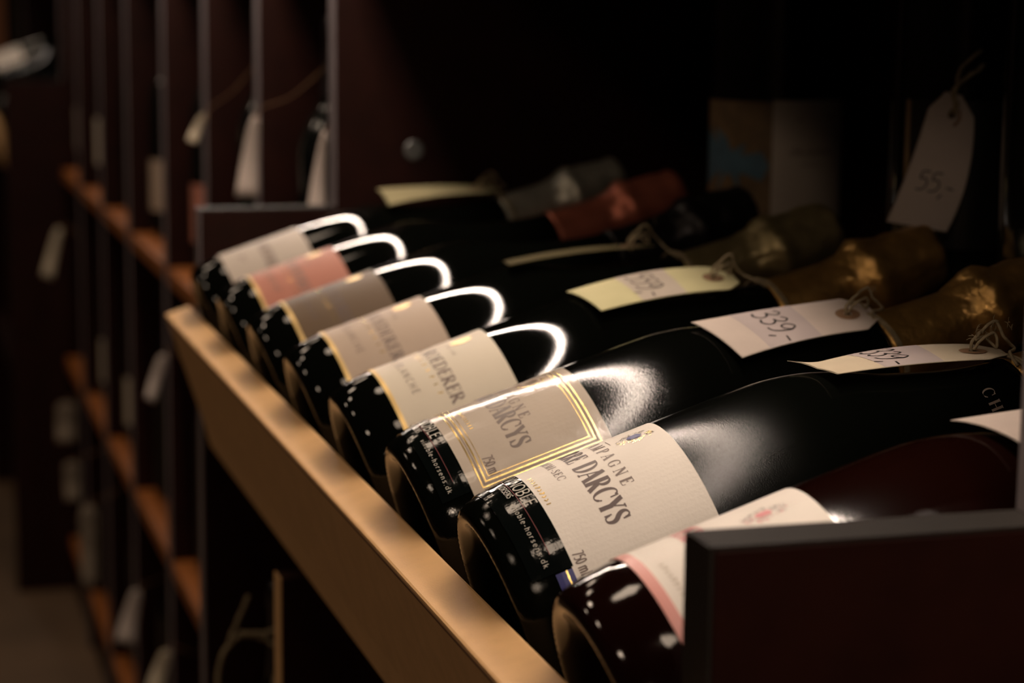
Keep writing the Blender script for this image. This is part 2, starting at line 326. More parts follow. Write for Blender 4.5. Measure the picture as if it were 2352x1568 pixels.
# ------------------------------------------------------------------ tray geometry
TAU = math.radians(18.51309); PITCH_Y = .11465293; R = .044
A = Vector((math.cos(TAU), 0, math.sin(TAU))); N = Vector((-math.sin(TAU), 0, math.cos(TAU)))
def bottle_matrix(y, ds=0, dn=0):
    o = A*ds+N*dn+Vector((0, y, 0)); m = Matrix.Identity(4)
    for i in range(3): m[i][0] = N[i]; m[i][1] = (0, -1, 0)[i]; m[i][2] = A[i]; m[i][3] = o[i]
    return m
TRAY = Matrix.Identity(4)     # local (s, y, n)
for i in range(3): TRAY[i][0] = A[i]; TRAY[i][1] = (0, 1, 0)[i]; TRAY[i][2] = N[i]

# ================================================================== structure
FLOOR_Z = -.87
def struct(o): o['kind'] = 'structure'; return o
struct(box('floor', -5.5, .60, -4.2, 10, FLOOR_Z-.1, FLOOR_Z, 'floor', None, 0))
struct(box('ceiling', -5.5, .60, -4.2, 10, CEIL, CEIL+.1, 'ceil', None, 0))
struct(box('wall_right', .42, .60, -4.2, 10, FLOOR_Z, CEIL, 'wall', None, 0))
struct(box('wall_left', -5.6, -5.5, -4.2, 10, FLOOR_Z, CEIL, 'wall', None, 0))
struct(box('wall_end', -5.5, .60, 10, 10.1, FLOOR_Z, CEIL, 'wall', None, 0))
struct(box('wall_rear', -5.5, .60, -4.3, -4.2, FLOOR_Z, CEIL, 'wall', None, 0))

# lamp housings (hang on the ceiling, out of the picture)
def lamp_housing(x, y, sx, sy, label, disc, dz=0):
    if disc:
        o = lathe('ceiling_lamp', [(CEIL, sx*.55), (CEIL-.06, sx*.55), (CEIL-.068, sx*.55), (CEIL-.068, sx*.505), (CEIL-.05, sx*.505), (CEIL-.05, 0)], 32, 'lampwhite')
        o.location = (x, y, dz)
    tag(o, label, 'lamp', 'round ceiling lamps of the shop')
    return o
LAMP_AT = ['wide ceiling lamp just ahead of the tray', 'wide ceiling lamp just behind the viewer', 'ceiling lamp above the middle bays', 'ceiling lamp above the far cabinet', 'ceiling lamp out over the aisle beside the tray',
           'ceiling lamp out over the aisle behind the viewer', 'small ceiling lamp over the aisle by the bays', 'ceiling lamp over the far aisle', 'round pendant lamp added behind the viewer to brighten the back row']
for (x, y, dia, L), lab in zip(SPOTS, LAMP_AT):
    o = lamp_housing(x, y, dia, 0, lab, True, FILL_Z-CEIL if L == 50 else 0)
    if L == 50: lathe('fill_lamp_rod', [(CEIL, 0), (CEIL, .006), (2*CEIL-FILL_Z-.001, .006), (2*CEIL-FILL_Z-.001, 0)], 12, 'lampwhite', o)  # rod of the added fill lamp

# ================================================================== cabinet with the tilted tray
PX, PZ, TX, BACKX = .0035, .0725, .0990, .381
NEAR_Y, FAR_Y, TH = -.1905, .753, .0185
def cabinet(dy, label, full=True):
    c = empty('wine_cabinet', loc=(0, dy, 0)); tag(c, label, 'cabinet')
    for y, TX in ((NEAR_Y, .1050), (FAR_Y, .0990)):
        poly = [(PX, FLOOR_Z), (PX, PZ), (TX, PZ), (TX, .78), (BACKX, .78), (BACKX, FLOOR_Z)]
        p = prism_xz('side_panel', poly, y, y+TH, 'maroon', c)
        box('edge_band', PX-.0012, PX-.0001, y, y+TH, FLOOR_Z, PZ+.0008, 'edgetop' if y < 0 else 'edge', p, 0)
        box('edge_band', TX-.0012, TX-.0001, y, y+TH, PZ+.001, .78, 'edge', p, 0)
        box('edge_band', PX+.0002, TX-.0014, y, y+TH, PZ+.0001, PZ+.0009, 'edgetop', p, 0)
    sp = [o for o in c.children if o.name.startswith('side_panel')][-1]
    m = Matrix.Translation((.155, FAR_Y, .1127)) @ Matrix.Rotation(PI/2, 4, 'X')
    s = lathe('screw_cover', [(-.001, 0), (-.001, .007), (.0008, .0075), (.0012, .006), (.0009, .003), (.0009, 0)], 24, 'metal', sp); s.matrix_local = m
    # the tan front rail and the boards, in tray coordinates (s, y, n)
    rail = prism_xz('front_rail', [(-.0212, -.068), (-.0212, .0095), (-.0035, .0095), (-.0035, -.0900), (-.0226, -.0900)], -.166, .745, 'rail', c, .0012)
    rail.data.transform(TRAY)
    box('rim_line', -.0214, -.0203, -.166, .745, .0062, .0078, 'rimline', rail, 0, TRAY)
    box('tray_board', -.0030, .31, -.170, .750, -.056, -.0450, 'board', c, .0008, TRAY)
    # ledge behind the necks, back, top shelf, base boards
    box('back_ledge', .312, BACKX-.001, -.170, .752, .026, .044, 'maroon', c)
    box('back_panel', BACKX, BACKX+.012, NEAR_Y, FAR_Y+TH, FLOOR_Z, .78, 'maroon', c)
    box('canopy_shelf', .056, BACKX-.001, -.170, .752, .367, .385, 'maroon', c)
    box('light_strip_profile', LED_X-.0065, LED_X+.0065, -.170, .752, LED_Z-.002, .3665, 'lampwhite', c)
    box('added_shade_lip', .0760, .0830, -.170, .752, .3345, .3665, 'maroon', c)  # unseen lip, added to keep the strip's light off the back row
    box('base_shelf', .012, BACKX-.001, -.170, .752, -.490, -.472, 'maroon', c)
    if full:
        d = box('lower_divider', -.0008, .37, .425, .442, FLOOR_Z+.002, -.101, 'maroon', c)
        box('divider_edge', -.0022, -.0010, .425, .442, FLOOR_Z+.002, -.101, 'rail', d, 0)
    return c
cabinet(0, 'dark maroon wine cabinet in front with a tan-railed tilted bottle tray')
cabinet(3.37, 'far maroon cabinet standing out at the left edge beyond the shelf bays', False)

# shallow shelf bays between the two cabinets
YB = [FAR_Y+TH, 1.086, 1.392, 1.716, 2.095, 2.450, 2.815, 3.179]
ORD = ['nearest', 'second nearest', 'third nearest', 'fourth nearest', 'third farthest', 'second farthest', 'farthest']
LEV = [-.770, -.430, -.085]
bay0 = None
for i in range(7):
    y0, y1 = YB[i], YB[i+1]
    b = empty('shelf_bay', loc=(0, y0, 0)); tag(b, '%s narrow dark bay of the receding wall shelving' % ORD[i], 'shelf', 'narrow bays of the wall shelving')
    Wd = y1-y0
    if i < 6:
        p = box('side_panel', .0995, .38, Wd-.018, Wd, FLOOR_Z, .78, 'maroon', b)
        box('edge_band', .0982, .0994, Wd-.018, Wd, FLOOR_Z, .78, 'edge', p, 0)
        Wi = Wd-.019
    else: Wi = Wd-.002
    for z in LEV:
        s = box('shelf_board', .1005, .379, .001, Wi, z-.018, z, 'shelfwood', b)
    box('canopy_shelf', .056, .379, .001, Wi, .367, .385, 'maroon', b)
    box('added_shade_lip', .0760, .0830, .001, Wi, .3345, .3665, 'maroon', b)  # same added lip, shading the inside of the bay
    box('plinth', .108, .120, .001, Wi, FLOOR_Z, LEV[0]-.019, 'maroon', b)
    box('back_panel', BACKX, BACKX+.012, .0005, Wd-.0005, FLOOR_Z, .78, 'maroon', b)

# ================================================================== lying bottles
PROF = [(.026, 0), (.025, .008), (.020, .016), (.012, .024), (.005, .0305), (.0010, .0338), (0, .0362), (.0004, .0380), (.0016, .0396), (.0040, .0410), (.0072, .0421),
        (.0112, .0430), (.0160, .0436), (.0230, .0440), (.06, .0440), (.10, .0440), (.118, .0437), (.128, .0427), (.138, .0407), (.148, .0375), (.158, .0335), (.168, .0293),
        (.178, .0260), (.188, .0229), (.198, .0204), (.208, .0186), (.218, .0173), (.232, .0160), (.246, .0152), (.258, .0149), (.262, .0168), (.268, .0168), (.271, .0150), (.296, .0148), (.300, .012), (.300, 0)]
SH2 = {.118: .0436, .128: .0422, .138: .0392, .148: .0352, .158: .0312, .168: .0276, .178: .0244, .188: .0218, .198: .0197, .208: .0181, .218: .0170, .10: .0440}
def smooth_prof(P):
    out = P[:13]
    seg = catmull([(p[0], p[1], 0) for p in P[12:30]], 3); out += [(v.x, v.y) for v in seg[1:]]
    return out+P[30:]
def rfun(P):
    Q = [p for p in P if p[0] >= 0][6:]
    def f(s):
        for a, b in zip(Q[:-1], Q[1:]):
            if a[0] <= s <= b[0] and b[0] > a[0]: return a[1]+(b[1]-a[1])*(s-a[0])/(b[0]-a[0])
        return .012
    return f
P1 = smooth_prof(PROF)
P2 = smooth_prof([(s, SH2.get(s, r)) for s, r in PROF])
def knurl(s, a, r, j):
    if s < .0045 and r > .0338: return r + (.00038 if j % 2 else -.00018)
    return r
def foil(root, rf, material, seed, s0=.214, crumple=1.0):
    prof = []
    n = 26
    for i in range(n+1):
        s = s0+(.300-s0)*i/n; r = rf(min(s, .2575))+.0007
        if s > .252:
            u = (s-.252)/.048; r = .0164+.0034*math.exp(-((s-.2655)/.0055)**2)+.0016*math.sin(min(1, u*1.15)*PI)
        prof.append((s, r))
    prof += [(.3025, .0150), (.3042, .0125), (.3050, .008), (.3052, 0)]
    def disp(s, a, r, j):
        k = crumple*(.00012 if s < .250 else .0013)
        v = noise.noise(Vector((math.cos(a)*2.6+seed*7.1, math.sin(a)*2.6, s*150)))+.7*noise.noise(Vector((math.cos(a)*8+seed*3, math.sin(a)*8, s*420)))
        ridge = .00045*math.sin(6*a+seed) if s > .272 else 0
        return r+k*v+ridge
    o = lathe('foil_cap', prof, 64, material, root, disp)
    hood = lathe('foil_edge', [(s0-.0004, rf(s0)+.0004), (s0-.0005, rf(s0)+.0011), (s0+.0030, rf(s0+.003)+.0013), (s0+.0034, rf(s0+.003)+.0008)], 64, material, o)
    return o
def gold_rect(name, s0, s1, p0, p1, wd, parent, mtl='gold'):
    r = R
    x0, x1 = math.radians(p0)*r, math.radians(p1)*r
    st = [[(x0, s0, wd), (x1, s0, wd)], [(x0, s1, wd), (x1, s1, wd)], [(x0, s0-wd/2, wd), (x0, s1+wd/2, wd)], [(x1, s0-wd/2, wd), (x1, s1+wd/2, wd)]]
    return ribbons(name, st, cylmap(r, 0, 0), mtl, parent, .00030)
def words_on(root, name, txt, font, H, s, phi_c, mtl, spacing=0, xscale=1, off=.00028, r=R):
    st, wd = text_strokes(txt, font, H, spacing, xscale)
    return ribbons(name, st, cylmap(r, s, phi_c), mtl, root, off)
def words_end(root, name, txt, font, H, s, phi_end, mtl, spacing=0, xscale=1, off=.00028, r=R):
    st, wd = text_strokes(txt, font, H, spacing, xscale)
    return ribbons(name, st, cylmap(r, s, phi_end-math.degrees(wd/2/r)), mtl, root, off)
def ellipse_patch(name, s, phi, ds, dx, mtl, parent, off=.0003, r=R, n=28):
    f = cylmap(r, s, phi); V = [f(0, 0, off)]; Fc = []
    for i in range(n): a = 2*PI*i/n; V.append(f(dx*math.cos(a), ds*math.sin(a), off))
    for i in range(n): Fc.append((0, 1+i, 1+(i+1) % n))
    return raw(name, V, Fc, mtl, parent)
def dots_row(root, name, s, p0, p1, n, mtl, seed, H=.0016):
    rnd = random.Random(seed); st = []
    for i in range(n):
        x = R*math.radians(p0+(p1-p0)*i/(n-1)); k = rnd.choice([0, 1, 2])
        if k == 0: st.append([(x, 0, .0005), (x, H, .0005)])
        elif k == 1: st.append([(x-.0004, 0, .0005), (x+.0005, H, .0005)]); st.append([(x-.0004, H, .0005), (x+.0005, H, .0005)])
        else: st.append([(x-.0004, H*.1, .0005), (x+.0004, H*.5, .0005), (x-.0003, H, .0005)])
    return ribbons(name, st, cylmap(R, s, 0), mtl, root, .0003)
def crest(root, s, phi, gemmat, seed, dark='ink', gold='gold'):
    rnd = random.Random(seed); f = cylmap(R, s, phi)
    for nm, mt_, m0 in (('crest_scrolls', dark, 0), ('crest_gilding', gold, 1)):
        st = []
        for k in range(60):
            a = rnd.uniform(0, 2*PI)
            if m0 and math.cos(a) < -.1: continue
            if not m0 and math.cos(a) > .55: continue
            rx, ry = .0036*rnd.uniform(.75, 1.25), .0062*rnd.uniform(.62, 1.18)
            cx, cy = rx*math.cos(a), ry*math.sin(a); r0 = rnd.uniform(.0003, .0007); a0 = rnd.uniform(0, 360)
            st.append([(cx+r0*math.cos(math.radians(a0+t*40)), cy+r0*math.sin(math.radians(a0+t*40)), .00018) for t in range(6)])
        ribbons(nm, st, f, mt_, root, .0003, .0005)
    # oblong gem lying along the axis
    V = [f(x, y, .00045) for x, y in [(0, -.0031), (.0017, -.0018), (.0018, .0016), (0, .0030), (-.0018, .0016), (-.0017, -.0018)]]
    raw('crest_gem', V, [(0, 1, 2, 3, 4, 5)], gemmat, root)
def sticker(root, s0, s1, p0, p1, s_big, s_small, end_big, p_web, flap=False):
    s = slab('shop_sticker', lambda s: rf1(s), s0, s1, p0, p1, 'sticker', root, .0002, .00042, 8, 60,
             edge=None)
    words_end(s, 'shop_name', 'VINOBLE', SAN, .0047, s_big-.0002, end_big, 'whiteprint', .06, 1.12, .00052)
    words_end(s, 'shop_town', 'HORSENS', SAN, .0024, s_small+.0008, end_big-11, 'whiteprint', .05, .95, .00052)
    words_on(s, 'shop_address', 'vinoble-horsens.dk', SAN, .0020, s_small, p_web, 'whiteprint', .24, 1.15, .00052)
    f = cylmap(R, 0, 0)
    ribbons('red_rule', [[(R*math.radians(p0+10), s_small+.0038, .0002), (R*math.radians(p_web+14), s_small+.0038, .0002)]], f, 'redink', s, .00052)
    return s
rf1, rf2 = rfun(P1), rfun(P2)
def bottle(k, label, glass, profile, foilmat, seed, y=None, crumple=1.0, dn=0, ds=0):
    y = -(k-7)*PITCH_Y if y is None else y
    t = empty('champagne_bottle', bottle_matrix(y, ds, dn)); tag(t, label, 'bottle', 'bottles lying in the tilted tray')
    lathe('glass_body', profile, 160, glass, t, knurl)
    foil(t, rfun(profile), foilmat, seed, crumple=crumple)
    return t

# 8: nearest rosé bottle
b8 = bottle(8, 'reddish rosé bottle nearest the camera, partly hidden by the dark side panel', 'glass_rose', P1, 'foil_gold', 8)
l = slab('paper_label', rf1, .0235, .0815, -58, 72, 'paper', b8)
slab('pink_edge_band', rf1, .0215, .0252, -58, 72, 'pinkband', b8, .0001, .0004, 3, 40)
crest(l, .066, 6, Mt['pinkink'], 5, 'ink_grey', 'pinkink')
words_end(l, 'brand_lettering', 'PIERRE DARCYS', SER, .0082, .0402, 50, 'pinkink', .02, .62)
dots_row(l, 'gilt_lettering', .0285, 12, 34, 9, 'paper_glossy', 4)
# 7: satin bottle with the clearest label
b7 = bottle(7, 'satin black bottle with sharply printed matte white demi-sec label and blue crest', 'glass_satin', P1, 'foil_gold', 7)
l = slab('paper_label', rf1, .0222, .0768, -58, 69, 'paper', b7)
words_end(l, 'maker_lettering', 'DARCYS', SER, .0090, .0398, 50.5, 'ink', .03, .63)
words_end(l, 'maker_lettering', 'PIERRE', SER, .0080, .0400, 5.5, 'ink', .06, .60)
words_on(l, 'champagne_lettering', 'CHAMPAGNE', SER, .0046, .0512, 5, 'ink_grey', .42, .80)
words_on(l, 'sweetness_lettering', 'DEMI-SEC', SER, .0032, .0330, 2, 'ink_grey', .16, .95)
words_end(l, 'volume_lettering', '750 ml', SAN, .0042, .0240, 66.5, 'ink_grey', .02, .62)
dots_row(l, 'gilt_lettering', .0245, 4, 28, 10, 'gold', 3)
crest(l, .0665, 3, Mt['blueink'], 9)
ribbons('crest_underline', [[(R*math.radians(-6), .0575, .00025), (R*math.radians(2), .0575, .00025)]], cylmap(R, 0, 0), 'ink_grey', l, .0003)
sticker(b7, .0078, .0228, -50, 61, .0178, .0132, 25.5, 38.5)
sb = slab('blue_back_label', rf1, .0160, .0222, 61.8, 78, 'blueink', b7, .0001, .0003, 3, 8)
slab('gold_stripe', rf1, .0196, .0203, 61.8, 78, 'gold', sb, .0003, .0004, 1, 8)
words_end(b7, 'shoulder_lettering', 'CHAMPAGNE', SER, .0048, .1945, 177, 'ink_taupe', .35, .9, .0003, rf1(.196))
# 6: gold framed label
b6 = bottle(6, 'glossy black bottle whose cream label has a triple gold line frame', 'glass_semi', P1, 'foil_gold', 6)
l = slab('paper_label', rf1, .0195, .0795, -52, 64, 'paper_glossy', b6)
gold_rect('gold_frame_outer', .0240, .0752, -46, 60.0, .00055, l)
gold_rect('gold_frame_middle', .0260, .0732, -43.7, 57.4, .00060, l)
gold_rect('gold_frame_inner', .0277, .0715, -41.6, 55.2, .00026, l)
gold_rect('grey_frame_line', .0250, .0742, -44.9, 58.7, .00030, l, 'ink_grey')
words_end(l, 'maker_lettering', 'DARCYS', SER, .0086, .0412, 46.5, 'ink_taupe', .03, .63)
words_end(l, 'maker_lettering', 'PIERRE', SER, .0076, .0412, 3, 'ink_taupe', .06, .60)
words_on(l, 'champagne_lettering', 'CHAMPAGNE', SER, .0046, .0500, 1, 'ink_grey', .42, .80)
words_end(l, 'volume_lettering', '750 ml', SAN, .0044, .0284, 56, 'ink_grey', .02, .62)
dots_row(l, 'gilt_lettering', .0300, 2, 24, 10, 'gold', 13)
crest(l, .0640, 0, Mt['tan'], 19, 'kraft')
sticker(b6, .0070, .0188, -50, 59.5, .0146, .0102, 21, 37.5)
# 5..1: the blurred row
def house_label(k, root, paper, s0, s1, text=True, strength='ink_grey'):
    l = slab('paper_label', rf1, s0, s1, -55, 66, paper, root)
    slab('gold_border', rf1, s0-.0006, s0+.0014, -55, 66, 'goldflat', root, .0001, .0005, 3, 40)
    if text:
        words_end(l, 'maker_lettering', 'L. ROEDERER', SER, .0064, .0455, 54.5, strength, .05, .86)
        words_end(l, 'style_lettering', 'CARTE BLANCHE', SAN, .0036, .0312, 39, strength, .34, 1.1)
        dots_row(l, 'gilt_lettering', .0415, -2, 44, 8, 'gold', k*5, .0020)
        words_on(l, 'small_lettering', 'CHAMPAGNE', SAN, .0016, .0565, 12, strength, .25, 1)
        ellipse_patch('gilt_seal', .0640, 5, .0052, .0030, 'goldflat', l)
    return l
SER['T'] = (.8, [ln(.38, 0, .38, 1, T_), ln(.02, .98, .74, .98, t_), ln(.22, .02, .54, .02, t_)])
SAN['T'] = (.6, [ln(.28, 0, .28, 1, q), ln(.02, .95, .54, .95, q)])
b5 = bottle(5, 'glossy black bottle with gold-edged ivory label, fifth from the far end of the tray', 'glass', P2, 'foil_gold', 5)
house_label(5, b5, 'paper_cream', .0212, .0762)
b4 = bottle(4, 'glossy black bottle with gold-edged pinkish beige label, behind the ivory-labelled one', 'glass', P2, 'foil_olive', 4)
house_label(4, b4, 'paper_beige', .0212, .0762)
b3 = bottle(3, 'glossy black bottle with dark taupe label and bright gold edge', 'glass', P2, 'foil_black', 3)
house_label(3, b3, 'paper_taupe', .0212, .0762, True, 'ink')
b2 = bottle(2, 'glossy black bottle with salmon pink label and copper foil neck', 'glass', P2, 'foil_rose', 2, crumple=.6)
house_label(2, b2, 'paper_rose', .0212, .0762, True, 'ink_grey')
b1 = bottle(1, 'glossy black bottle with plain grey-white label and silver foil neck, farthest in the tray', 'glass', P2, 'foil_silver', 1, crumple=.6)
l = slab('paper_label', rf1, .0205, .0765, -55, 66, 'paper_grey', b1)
words_end(l, 'maker_lettering', 'ROEDERER', SER, .0068, .0462, 52, 'ink_grey', .05, .62)
words_end(l, 'style_lettering', 'BRUT', SAN, .0032, .0318, 30, 'ink_grey', .10, .95)
SAN['U'] = (.7, [cm([(.1, 1, q), (.1, .3, q), (.33, .02, q), (.56, .3, q), (.56, 1, q)])])

# ================================================================== price tags
Yn = Vector((0, -1, 0))
def tag_surface(secs, Wd=.036):
    far = [Vector(a) for a, b in secs]; near = [Vector(b) for a, b in secs]
    def Q(P, u):    # quadratic through u = 0, .5, 1
        return P[0]*(2*(u-.5)*(u-1)) + P[1]*(-4*u*(u-1)) + P[2]*(2*u*(u-.5))
    def base(u, v): a = Q(far, u); b = Q(near, u); return (a+b)/2+(a-b)*v      # v: +.5 far, -.5 near
    def f(u, v, h=0):
        e = 1e-3; du = base(u+e, v)-base(u-e, v); dv = base(u, v+e)-base(u, v-e)
        n = du.cross(dv).normalized()
        if n.z < 0: n = -n
        return base(u, v)+n*h
    return f
def price_tag(secs, label, card, txt, bk, s_ring, Wd=.036, L=.082, hole_u=.83, curl=0, string_loop=True, group='price tags tied to the tray bottles', extra=None, txt_u=.30, arch=.0016, pen_h=.0132, patch=None):
    f0 = tag_surface(secs)
    def f(u, v, h=0):
        c_ = (curl*max(0, .16-u)**2*max(0, v+.1) if curl else 0) + arch*(1-4*v*v)*max(0, 1-1.3*u)
        return f0(u, v, h+c_)
    t = empty('price_tag', loc=f(.5, 0)); tag(t, label, 'price tag', group)
    inv = Matrix.Translation(-f(.5, 0))
    nu, nv = 66, 30; V = []; idx = {}; Fc = []
    def lim(u): return 1 if u < .87 else 1-(u-.87)/.13*.58
    for lay, h in ((0, -.00016), (1, .00016)):
        for i in range(nu+1):
            for j in range(nv+1):
                u = i/nu; v = (j/nv-.5)*lim(u); idx[lay, i, j] = len(V); V.append(inv @ f(u, v, h))
    def hole(i, j):
        u = (i+.5)/nu; v = ((j+.5)/nv-.5)*lim(u); return math.hypot((u-hole_u)*L, v*Wd) < .0021
    keep = {(i, j) for i in range(nu) for j in range(nv) if not hole(i, j)}
    for (i, j) in keep:
        Fc.append((idx[1, i, j], idx[1, i+1, j], idx[1, i+1, j+1], idx[1, i, j+1])); Fc.append((idx[0, i, j], idx[0, i, j+1], idx[0, i+1, j+1], idx[0, i+1, j]))
        for di, dj, a, b in ((-1, 0, (0, 0), (0, 1)), (1, 0, (1, 0), (1, 1)), (0, -1, (0, 0), (1, 0)), (0, 1, (0, 1), (1, 1))):
            if (i+di, j+dj) not in keep:
                p, q_ = (i+a[0], j+a[1]), (i+b[0], j+b[1]); Fc.append((idx[0, *p], idx[0, *q_], idx[1, *q_], idx[1, *p]))
    raw('tag_card', V, Fc, card, t, True)
    if patch:        # paper price sticker across the tag
        V = []; Fc = []; u0, u1, pm = patch
        for i in range(19):
            for j in range(17): V.append(inv @ f(u0+(u1-u0)*i/18, (j/16-.5)*.995, .00026))
        for i in range(18):
            for j in range(16): a = i*17+j; Fc.append((a, a+17, a+18, a+1))
        raw('price_sticker', V, Fc, pm, t, True)
    # fibre eyelet ring
    V = []; Fc = []; n = 28
    for rr in (.0021, .0062):
        for h in (.0004,):
            for i in range(n):
                a = 2*PI*i/n; V.append(inv @ f(hole_u+rr*math.cos(a)/L, rr*math.sin(a)/Wd, h))
    for i in range(n): Fc.append((i, (i+1) % n, n+(i+1) % n, n+i))
    raw('eyelet_ring', V, Fc, 'kraft', t)
    if txt:
        st, wd = text_strokes(txt, PEN, pen_h, -.02, 1.0)
        ribbons('handwritten_price', st, lambda x, y, h: inv @ f(txt_u+y/L, -x/Wd-.03, h), 'pen', t, .00036, .001)
    # twine: loop through the eyelet, knot, ring round the neck
    V = []; Fc = []
    if bk is not None:
        cen = A*s_ring+Vector((0, -(bk-7)*PITCH_Y, 0)); rr = rf1(s_ring)+.0018
        ring = [inv @ (cen+rr*(math.cos(a)*N+math.sin(a)*Yn)+A*.004*math.sin(a)) for a in [2*PI*i/40 for i in range(40)]]
        tube('', ring, .0006, None, None, 6, True, V, Fc)
        tube('', [p+A*.0013 for p in ring], .0006, None, None, 6, True, V, Fc)
        up_ = N
        hp = f(hole_u, 0, 0); end = f(1.0, 0, .001); top = cen+rr*(math.cos(.5)*N+math.sin(.5)*Yn)
        if string_loop:
            loop = [hp-up_*.003, hp+up_*.003, hp+A*.006+up_*.006-Yn*.001, hp+A*.012+up_*.008, end+up_*.005+A*.001, end+A*.004-up_*.001, (end+top)/2+up_*.002, top]
            tube('', [inv @ p for p in catmull(loop, 6)], .00065, None, None, 6, False, V, Fc)
            loop2 = [hp+up_*.001+Yn*.001, hp+A*.004+up_*.004+Yn*.002, hp+A*.010+up_*.004+Yn*.001, end+up_*.002-A*.003, hp+A*.007+up_*.003-Yn*.002, hp+A*.002+up_*.004]
            tube('', [inv @ p for p in catmull(loop2, 6)], .0006, None, None, 6, False, V, Fc)
            rnd = random.Random(bk)
            for k in range(7 if bk != 7 else 26):
                b0 = hp+A*rnd.uniform(.002, .018)+up_*rnd.uniform(.002, .007)
                d = (A*rnd.uniform(-1, 1)+up_*rnd.uniform(-.1, 1)+Yn*rnd.uniform(-1, 1))*.004
                tube('', [inv @ p for p in catmull([b0, b0+d*.5+up_*.001, b0+d], 3)], .00014, None, None, 3, False, V, Fc)
    if extra: extra(V, Fc, inv, f)
    if V: raw('twine', V, Fc, 'string', t, True)
    return t
price_tag([((.116, .1146, .0849), (.1254, .0813, .0749)), ((.1618, .1281, .0878), (.1622, .093, .08)), ((.2008, .1308, .0912), (.1973, .096, .0827))],
          'white card tag priced 339 lying broad side up on the gold-framed-label bottle', 'tagw', '339,-', 6, .212, patch=(.20, .56, 'tagband'))
price_tag([((.1178, .0185, .0807), (.1206, -.0171, .0854)), ((.1655, .0263, .0865), (.1602, -.0093, .0865)), ((.2061, .0214, .0863), (.1934, -.0123, .0874))],
          'cream card tag priced 339 seen nearly edge-on with frayed twine, on the demi-sec bottle', 'tagc', '339,-', 7, .214, curl=.25, patch=(.26, .60, 'tagband'))
price_tag([((.1009, .2357, .0820), (.1061, .2003, .0778)), ((.1475, .2451, .0895), (.1474, .2097, .0829)), ((.1861, .2488, .0896), (.1828, .2134, .0839))],
          'pale yellow tag priced 559 on the bottle with the ivory label', 'tagy', '559,-', 5, .212, patch=(.26, .56, 'paper_grey'))
price_tag([((.1072, .3636, .0810), (.1003, .3283, .0834)), ((.1529, .3738, .0858), (.1448, .3388, .0879)), ((.1959, .3753, .0870), (.1844, .3412, .0890))],
          'thin dim tag seen edge-on above the beige-labelled bottle', 'tagshaded', None, 4, .212, arch=.0003)
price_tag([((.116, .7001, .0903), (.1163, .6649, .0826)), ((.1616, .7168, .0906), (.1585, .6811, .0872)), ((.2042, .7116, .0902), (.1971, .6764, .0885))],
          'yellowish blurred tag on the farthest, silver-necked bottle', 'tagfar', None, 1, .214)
price_tag([((.1212, -.0996, .0845), (.126, -.1353, .084)), ((.1612, -.095, .0869), (.1584, -.1307, .084)), ((.1994, -.0914, .0889), (.1869, -.1252, .0871))],
          'white tag corner showing at the right edge above the rosé bottle', 'tagw', None, 8, .212)


# ================================================================== upright bottles behind the necks
UP = [(0, 0), (0, .030), (.002, .0345), (.006, .0365), (.012, .0370), (.10, .0370), (.178, .0370), (.190, .0362), (.202, .0330), (.214, .0270), (.224, .0210), (.234, .0172), (.246, .0152), (.262, .0143), (.280, .0140), (.284, .0152), (.292, .0152), (.294, .0140), (.300, .0138), (.300, 0)]
def upsm(k=1.0): 
    seg = catmull([(s, r*k, 0) for s, r in UP[5:15]], 3); return [(s, r*k if s < .21 else r) for s, r in UP[:5]]+[(v.x, v.y) for v in seg]+UP[15:]
def upr(P):
    Q = P[4:]
    def f(s):
        for a, b in zip(Q[:-1], Q[1:]):
            if a[0] <= s <= b[0] and b[0] > a[0]: return a[1]+(b[1]-a[1])*(s-a[0])/(b[0]-a[0])
        return .014
    return f
def upright(loc, label, group, k=1.0, rz=0, glass='glass_back', cap='cap_dark', seg=64, hs=1.0):
    t = empty('wine_bottle', loc=loc); t.rotation_euler = (0, 0, rz); tag(t, label, 'bottle', group)
    P = [(s*hs, r) for s, r in upsm(k)]
    lathe('glass_body', P, seg, glass, t)
    f = upr(P)
    lathe('capsule', [(.236*hs, f(.236*hs)+.0004), (.240*hs, f(.24*hs)+.0006)]+[(s*hs, f(s*hs)+.0006) for s in (.25, .262, .28, .284, .292, .295)]+[(.3005*hs, .0142), (.3010*hs, .012), (.3012*hs, 0)], 32, cap, t)
    return t, f
# toward the camera direction in local angle: -Y / -X side
def up_slab(name, t, f, s0, s1, p0, p1, m, h=.0002, ns=10, nphi=24): return slab(name, f, s0, s1, p0, p1, m, t, .00002, h, ns, nphi)
t, f = upright((.332, .525, .0445), 'upright dark bottle with half blue-and-tan picture, half white label', 'bottles standing behind the lying necks', 1.12)
PH = -106
l = up_slab('picture_label', t, f, .041, .114, PH-88, PH-8, 'tan')
pts = [(PH-86, .060), (PH-86, .096), (PH-66, .0965), (PH-54, .0915), (PH-34, .0875), (PH-18, .083), (PH-12, .075), (PH-18, .066), (PH-40, .0625), (PH-64, .0595)]
V = []
for a, s in pts: V.append(((f(s)+.0004)*math.cos(math.radians(a)), (f(s)+.0004)*math.sin(math.radians(a)), s))
Vp = []; cen = (PH-50, .077); FcP = []
rings = 6
for i in range(rings+1):
    for a, s in pts:
        aa = cen[0]+(a-cen[0])*i/rings; ss = cen[1]+(s-cen[1])*i/rings; Vp.append(((f(ss)+.0004)*math.cos(math.radians(aa)), (f(ss)+.0004)*math.sin(math.radians(aa)), ss))
n = len(pts)
for i in range(rings):
    for j in range(n): FcP.append((i*n+j, i*n+(j+1) % n, (i+1)*n+(j+1) % n, (i+1)*n+j))
raw('blue_hill', Vp, FcP, 'bluepic', l)
l = up_slab('white_label', t, f, .0415, .1150, PH-10, PH+74, 'paper_grey', .0004)
